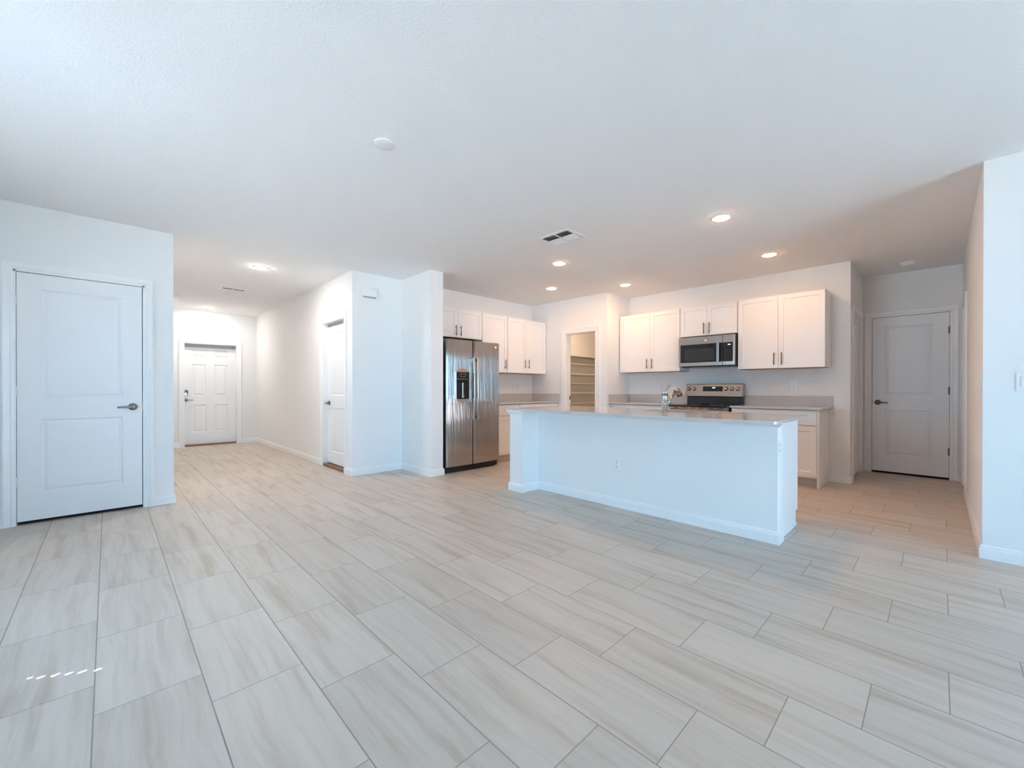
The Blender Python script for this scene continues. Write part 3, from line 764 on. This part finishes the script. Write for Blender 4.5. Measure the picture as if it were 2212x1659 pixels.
for (y, x, r) in ((2.40, 5.70, .10), (2.03, 5.70, .08), (2.40, 5.95, .075), (2.03, 5.95, .10)):
    MB().lathe((x, y, .8931), (0, 0, 1), [(r, 0), (r, .0003), (r - .003, .0003), (r - .003, 0)], 32).build('burner_ring', M_MARK, rg)

# ------------------------------------------------------------------ island
IX, IYR, IYL = 3.410, .800, 3.285    # front face of half wall, right end, left end
isl = thing('kitchen_island', 'white kitchen island with half wall toward the room and cabinets behind', 'kitchen island', (3.75, 2.0, 0))
ZU = ZT - .020
hw = MB(); hw.box(IX, IX + .11, IYR, 3.102, 0, ZU); hw.box(3.152, IX + .11, 3.102, IYL, 0, ZU)
hw.build('half_wall', M_WALL, isl)
bb = MB()
base(bb, PX(IX), IYR, 3.102, 1, -1); base(bb, PY(3.102), 3.152, IX, 1, -1); base(bb, PX(3.152), 3.102, IYL, 1, 1)
base(bb, PY(IYL, 1), 3.152, 3.52, 1, 0); base(bb, PY(IYR), IX, IX + .12, 1, 0)
bb.build('baseboard', M_TRIM, isl)
CP = [(0, 0), (.006, 0), (.008, .010), (.016, .018), (.030, .034), (.034, .040), (.034, .050), (0, .050)]
cr_ = MB(); zc0 = ZU - .050
def crown(pl, u0, u1, c0, c1): mitred(cr_, CP, pl, u0, u1, c0, c1, zc0)
crown(PX(IX), IYR, 3.102, 1, 0); crown(PX(3.152), 3.102, IYL, 0, 1); crown(PY(IYR), IX, IX + .10, 1, 0); crown(PY(IYL, 1), 3.152, 3.5, 1, 0)
cr_.build('crown_molding', M_TRIM, isl)
CX1 = 4.110
MB().box(IX + .111, CX1 - .021, IYR + .022, IYL, .105, .640).box(IX + .111, CX1 - .021, IYR + .022, 1.30, .640, ZU - .002).box(IX + .111, CX1 - .021, 2.09, IYL, .640, ZU - .002).box(CX1 - .040, CX1 - .021, 1.30, 2.09, .640, ZU - .002).box(IX + .111, IX + .125, 1.30, 2.09, .640, ZU - .002).build('cabinet_body', M_CAB, isl)
MB().box(IX + .111, CX1 - .085, IYR + .030, IYL, 0, .105).build('toe_kick', M_TOEKICK, isl)
ep = MB(); ep.prism([(IX + .110, 0), (CX1 - .080, 0), (CX1 - .080, .115), (CX1 - .019, .115), (CX1 - .019, ZU - .002), (IX + .110, ZU - .002)], lambda p, t: (p[0], t, p[1]), IYR + .016, IYR + .034)
ep.build('end_panel', M_CAB, isl)
MB().box(IX + .125, CX1 - .082, IYR + .008, IYR + .0155, 0, .020).build('shoe_molding', M_TRIM, isl)
PB = PX(CX1 - .019, 1)
for (a, b, kind) in ((.825, 1.27, 'door'), (1.275, 1.70, 'door'), (1.705, 2.13, 'door'), (2.75, 3.28, 'door')):
    d = shaker(isl, PB, a, b, .125, .855, .019); pull(d, PB, b - .05 if a < 1.3 else a + .05, .76, .019)
dw = MB().pbox(PB, 2.14, 2.74, .115, .862, 0, .022).build('dishwasher_front', M_STEEL2, isl, .003)
# outlet plates on the island are things of their own (below)

# island top with rounded corners and sink cut-out
TX0, TX1, TY0, TY1 = 3.120, 4.125, .738, 3.292
SX0, SX1, SY0, SY1 = 3.705, 4.015, 1.380, 2.010
def rrect(x0, x1, y0, y1, r, n=6):
    out = []
    for (cx_, cy_, a0) in ((x1 - r, y1 - r, 0), (x0 + r, y1 - r, 90), (x0 + r, y0 + r, 180), (x1 - r, y0 + r, 270)):
        for i in range(n + 1):
            a = math.radians(a0 + 90 * i / n); out.append((cx_ + r * math.cos(a), cy_ + r * math.sin(a)))
    return out
import bmesh
def slab_with_hole(name, outer, inner, z0, z1, m, parent):
    n, k = len(outer), len(inner)
    bm = bmesh.new()
    layers = []
    for z in (z0, z1):
        vo = [bm.verts.new((p[0], p[1], z)) for p in outer]; vi = [bm.verts.new((p[0], p[1], z)) for p in inner]
        eo = [bm.edges.new((vo[i], vo[(i + 1) % n])) for i in range(n)]; ei = [bm.edges.new((vi[i], vi[(i + 1) % k])) for i in range(k)]
        bmesh.ops.triangle_fill(bm, use_beauty=True, use_dissolve=False, edges=eo + ei)
        layers.append((vo, vi))
    (ao, ai), (bo, bi) = layers
    for i in range(n): bm.faces.new((ao[i], ao[(i + 1) % n], bo[(i + 1) % n], bo[i]))
    for i in range(k): bm.faces.new((ai[i], bi[i], bi[(i + 1) % k], ai[(i + 1) % k]))
    bmesh.ops.recalc_face_normals(bm, faces=bm.faces)
    org = Vector(parent.location) if parent else Vector((0, 0, 0))
    for v in bm.verts: v.co -= org
    me = bpy.data.meshes.new(name); bm.to_mesh(me); bm.free(); me.materials.append(m)
    o = bpy.data.objects.new(name, me); COL.objects.link(o)
    if parent: o.parent = parent
    b = o.modifiers.new('bevel', 'BEVEL'); b.width = .004; b.segments = 3; b.limit_method = 'ANGLE'; b.angle_limit = 0.9
    return o
top = slab_with_hole('island_countertop', rrect(TX0, TX1, TY0, TY1, .03), rrect(SX0, SX1, SY0, SY1, .03), ZU, ZT, M_QUARTZ, None)
top['label'] = 'long glossy quartz top lying on the kitchen island'; top['category'] = 'countertop'
sk = MB(); o1 = rrect(SX0 - .006, SX1 + .006, SY0 - .006, SY1 + .006, .03); i1 = rrect(SX0 + .006, SX1 - .006, SY0 + .006, SY1 - .006, .03)
n = len(o1); zt, zb = ZU - .001, ZU - .21
vs_ = [(p[0], p[1], zt) for p in o1] + [(p[0], p[1], zt) for p in i1] + [(p[0], p[1], zb) for p in i1] + [(p[0], p[1], zb - .008) for p in o1]
fs_ = [(i, (i + 1) % n, n + (i + 1) % n, n + i) for i in range(n)] + [(n + i, n + (i + 1) % n, 2 * n + (i + 1) % n, 2 * n + i) for i in range(n)] + [(3 * n + i, 3 * n + (i + 1) % n, (i + 1) % n, i) for i in range(n)]
fs_ += [tuple(2 * n + i for i in range(n)), tuple(3 * n + i for i in range(n))[::-1]]
sk.add(vs_, fs_)
s_o = thing('sink', 'undermount steel sink bowl set in the island top', 'sink', ((SX0 + SX1) / 2, (SY0 + SY1) / 2, zb))
sk.build('bowl', M_SINK, s_o)
MB().lathe(((SX0 + SX1) / 2, (SY0 + SY1) / 2, zb), (0, 0, 1), [(.045, 0), (.045, .003), (.03, .001)], 20).build('drain', M_CHROME, s_o)

# faucet
FXc, FYc = 3.645, 1.752
fa = thing('faucet', 'brushed steel pull-out kitchen faucet with lever, on the island top', 'faucet', (FXc, FYc, ZT))
MB().lathe((FXc, FYc, ZT), (0, 0, 1), [(.031, 0), (.031, .006), (.027, .008), (.0265, .150), (.0265, .151)], 28).build('body', M_CHROME, fa)
MB().lathe((FXc, FYc, ZT + .151), (0, 0, 1), [(.024, 0), (.024, .004)], 28).build('seam_ring', M_BLACK, fa)
cap = MB().lathe((FXc, FYc, ZT + .155), (0, 0, 1), [(.027, 0), (.027, .036), (.024, .039)], 28).build('cap', M_CHROME, fa)
MB().tube([(FXc + .004, FYc, ZT + .190), (FXc + .035, FYc - .004, ZT + .212), (FXc + .082, FYc - .010, ZT + .243)], [.006, .007, .008], 10).build('lever', M_SATIN, cap)
sp = MB().tube([(FXc + .010, FYc - .008, ZT + .060), (FXc + .060, FYc - .018, ZT + .112), (FXc + .135, FYc - .034, ZT + .190)], [.020, .017, .015], 18).build('spout', M_CHROME, fa)
MB().tube([(FXc + .130, FYc - .033, ZT + .188), (FXc + .152, FYc - .038, ZT + .206), (FXc + .180, FYc - .044, ZT + .196), (FXc + .203, FYc - .049, ZT + .150)], [.016, .021, .025, .029], 18).build('spray_head', M_CHROME, sp)

# ------------------------------------------------------------------ wall plates
def outlet(label, pl, u, v, w_=.070, h=.115, group='outlets'):
    c = thing('outlet', label, 'outlet', pl(u, v, 0), 'white duplex outlets')
    p = MB().pbox(pl, u - w_ / 2, u + w_ / 2, v - h / 2, v + h / 2, .0002, .005).build('cover_plate', M_PLATE, c, .002, 2)
    for dv in (-.020, .020):
        q = MB().pbox(pl, u - .017, u + .017, v + dv - .014, v + dv + .014, .005, .0065).build('receptacle', M_PLATE, c, .002, 2)
        s = MB()
        for du in (-.0065, .0065): s.pbox(pl, u + du - .0013, u + du + .0013, v + dv - .001, v + dv + .008, .0065, .0069)
        s.pbox(pl, u - .003, u + .003, v + dv - .010, v + dv - .005, .0065, .0069)
        s.build('slots', M_DARK, q)
    return c
def switch(label, pl, u, v, gangs=1):
    w_ = .070 + .046 * (gangs - 1); h = .118
    c = thing('light_switch', label, 'light switch', pl(u, v, 0), 'white rocker switches')
    MB().pbox(pl, u - w_ / 2, u + w_ / 2, v - h / 2, v + h / 2, .0002, .006).build('cover_plate', M_PLATE, c, .002, 2)
    for g in range(gangs):
        uc = u - .023 * (gangs - 1) + .046 * g
        MB().pbox(pl, uc - .016, uc + .016, v - .033, v + .033, .006, .010).build('rocker', M_PLATE, c, .002, 2)
    return c
outlet('white outlet low on the island front facing the room', PX(IX), 2.105, .402)
outlet('white outlet on the narrow right end of the island', PY(IYR), IX + .052, .683, w_=.066)
outlet('white outlet above the counter left of the faucet lever, near the pantry return', PX(XR), 3.020, 1.148)
outlet('white outlet above the counter right of the range', PX(XR), 1.275, 1.150)
outlet('left of the two plates above the counter beside the refrigerator', PY(YC), 5.055, 1.150)
outlet('right of the two plates above the counter beside the refrigerator', PY(YC), 5.150, 1.150)
outlet('white outlet low on the wall left of the refrigerator stub', PX(XI), 4.672, .405)
outlet('low outlet on the hall wall near the entry door corner', PX(XH), 9.08, .40)
outlet('low outlet on the hall wall beside the hall side door', PX(XH), 6.652, .40)
switch('white switch at hand height on the wall left of the refrigerator', PX(XI), 4.660, 1.135)
switch('white switch on the hall wall by the entry door corner', PX(XH), 9.587, 1.138)
switch('white switch on the hall wall beside the hall side door', PX(XH), 6.415, 1.150)
switch('wide switch plate cut by the right edge on the near right wall', PX(XW), -.400, 1.155, 2)
switch('switch inside the passage opening, seen edge-on at the near corner', PY(YR, 1), 4.235, 1.150)

# door chime
ch = thing('door_chime', 'white door chime box high on the wall left of the refrigerator', 'door chime', (2.43, YC, 2.34))
MB().box(2.340, 2.520, YC - .045, YC - .001, 2.295, 2.405).build('cover', M_PLATE, ch, .008, 3)
MB().box(2.335, 2.525, YC - .012, YC - .0005, 2.290, 2.409).build('back_plate', M_PLATE, ch, .003)
MB().box(2.35, 2.51, YC - .040, YC - .008, 2.285, 2.295).build('sound_grille', M_STRIP, ch)

# ------------------------------------------------------------------ ceiling fixtures
def recessed(label, x, y, m=M_LAMP, r=.066):
    t = thing('recessed_light', label, 'ceiling light', (x, y, ZC), 'round recessed ceiling lights')
    MB().lathe((x, y, ZC), (0, 0, -1), [(r + .018, 0), (r + .016, .004), (r + .002, .006), (r, .003), (r, 0)], 36).build('trim_ring', M_PLATE, t)
    MB().lathe((x, y, ZC - .0025), (0, 0, -1), [(r, 0), (r * .985, .004), (r * .85, .008), (r * .5, .011), (.001, .012)], 36).build('lens', m, t)
    return t
recessed('largest lit ceiling light, over the right half of the island', 3.825, 1.330)
recessed('lit ceiling light in front of the microwave and right cabinets', 5.262, 1.320)
recessed('lit ceiling light over the left end of the island', 3.848, 3.164)
recessed('small lit ceiling light nearest the corner cabinets by the refrigerator', 4.725, 4.037)
recessed('lit ceiling light in front of the pantry return wall', 5.318, 3.155)
recessed('lit ceiling light at the mouth of the entry hall', 1.355, 5.852, M_LAMP_HALL)
recessed('lit ceiling light deep in the hall above the entry door', 1.328, 9.420, M_LAMP_ENTRY)
# pantry ceiling light (inside the pantry, lights its shelves)
recessed('ceiling light inside the pantry', 6.55, 4.45, lamp_mat('lamp_pantry', (1.0, 0.70, 0.47), 232.0))

cp = thing('blank_ceiling_cover', 'flat round white cover plate alone on the living room ceiling', 'ceiling cover', (1.207, 2.366, ZC))
MB().lathe((1.207, 2.366, ZC), (0, 0, -1), [(.062, 0), (.062, .004), (.058, .007), (.01, .008)], 40).build('cover_disc', M_PLATE, cp)
sdv = thing('smoke_detector', 'white smoke detector on the dim passage ceiling', 'smoke detector', (6.765, .255, ZC))
MB().lathe((6.765, .255, ZC), (0, 0, -1), [(.075, 0), (.075, .008), (.066, .012)], 32).build('base', M_PLATE, sdv)
MB().lathe((6.765, .255, ZC - .012), (0, 0, -1), [(.060, 0), (.058, .018), (.045, .026), (.01, .028)], 32).build('cover', M_PLATE, sdv)
sdv = thing('smoke_detector', 'white smoke detector half hidden behind the closet wall edge in the hall', 'smoke detector', (.790, 8.60, ZC))
MB().lathe((.790, 8.60, ZC), (0, 0, -1), [(.070, 0), (.070, .008), (.062, .012)], 32).build('base', M_PLATE, sdv)
MB().lathe((.790, 8.60, ZC - .012), (0, 0, -1), [(.056, 0), (.054, .018), (.042, .026), (.01, .028)], 32).build('cover', M_PLATE, sdv)

def vent(label, x0, x1, y0, y1, rows):
    """ceiling register; slats run along the long side"""
    t = thing('ceiling_vent', label, 'vent', ((x0 + x1) / 2, (y0 + y1) / 2, ZC), 'white ceiling supply vents')
    f = MB(); b = .030; z0, z1 = ZC - .008, ZC - .0005
    f.box(x0, x1, y0, y0 + b, z0, z1); f.box(x0, x1, y1 - b, y1, z0, z1)
    f.box(x0, x0 + b, y0 + b, y1 - b, z0, z1); f.box(x1 - b, x1, y0 + b, y1 - b, z0, z1)
    longy = (y1 - y0) > (x1 - x0)
    xm, ym = (x0 + x1) / 2, (y0 + y1) / 2
    f.box(x0 + b, x1 - b, ym - .010, ym + .010, z0, z1); f.box(xm - .008, xm + .008, y0 + b, y1 - b, z0, z1)
    f.build('frame', M_PLATE, t, .0015)
    MB().box(x0 + b, x1 - b, y0 + b, y1 - b, ZC - .0018, ZC - .0008).build('duct_opening', M_DARK, t)
    # louvres: two halves tilt opposite ways
    for half, tilt in ((0, -1), (1, 1)):
        if longy:
            a0, a1 = (x0 + b, xm - .008) if half == 0 else (xm + .008, x1 - b); n = rows
            for k in range(n):
                c = a0 + (a1 - a0) * (k + .5) / n; w_ = (a1 - a0) / n * .30
                for (p0, p1) in ((y0 + b, ym - .010), (ym + .010, y1 - b)):
                    q = [(c - w_, ZC - .003 if tilt > 0 else ZC - .016), (c + w_, ZC - .016 if tilt > 0 else ZC - .003)]
                    MB().add([(q[0][0], p0, q[0][1]), (q[1][0], p0, q[1][1]), (q[1][0], p1, q[1][1]), (q[0][0], p1, q[0][1]),
                              (q[0][0], p0, q[0][1] + .0015), (q[1][0], p0, q[1][1] + .0015), (q[1][0], p1, q[1][1] + .0015), (q[0][0], p1, q[0][1] + .0015)],
                             [(0, 1, 2, 3), (7, 6, 5, 4), (0, 4, 5, 1), (1, 5, 6, 2), (2, 6, 7, 3), (3, 7, 4, 0)]).build('louvre', M_PLATE, t)
        else:
            a0, a1 = (y0 + b, ym - .010) if half == 0 else (ym + .010, y1 - b); n = rows
            for k in range(n):
                c = a0 + (a1 - a0) * (k + .5) / n; w_ = (a1 - a0) / n * .5
                for (p0, p1) in ((x0 + b, xm - .008), (xm + .008, x1 - b)):
                    za, zb_ = (ZC - .003, ZC - .014) if tilt > 0 else (ZC - .014, ZC - .003)
                    MB().add([(p0, c - w_, za), (p1, c - w_, za), (p1, c + w_, zb_), (p0, c + w_, zb_), (p0, c - w_, za + .0015), (p1, c - w_, za + .0015), (p1, c + w_, zb_ + .0015), (p0, c + w_, zb_ + .0015)],
                             [(0, 1, 2, 3), (7, 6, 5, 4), (0, 4, 5, 1), (1, 5, 6, 2), (2, 6, 7, 3), (3, 7, 4, 0)]).build('louvre', M_PLATE, t)
    return t
vent('rectangular white ceiling vent with dark slots between living area and kitchen', 3.055, 3.335, 2.415, 2.785, 3)
vent('small white ceiling vent in the entry hall', 1.180, 1.520, 7.345, 7.555, 2)
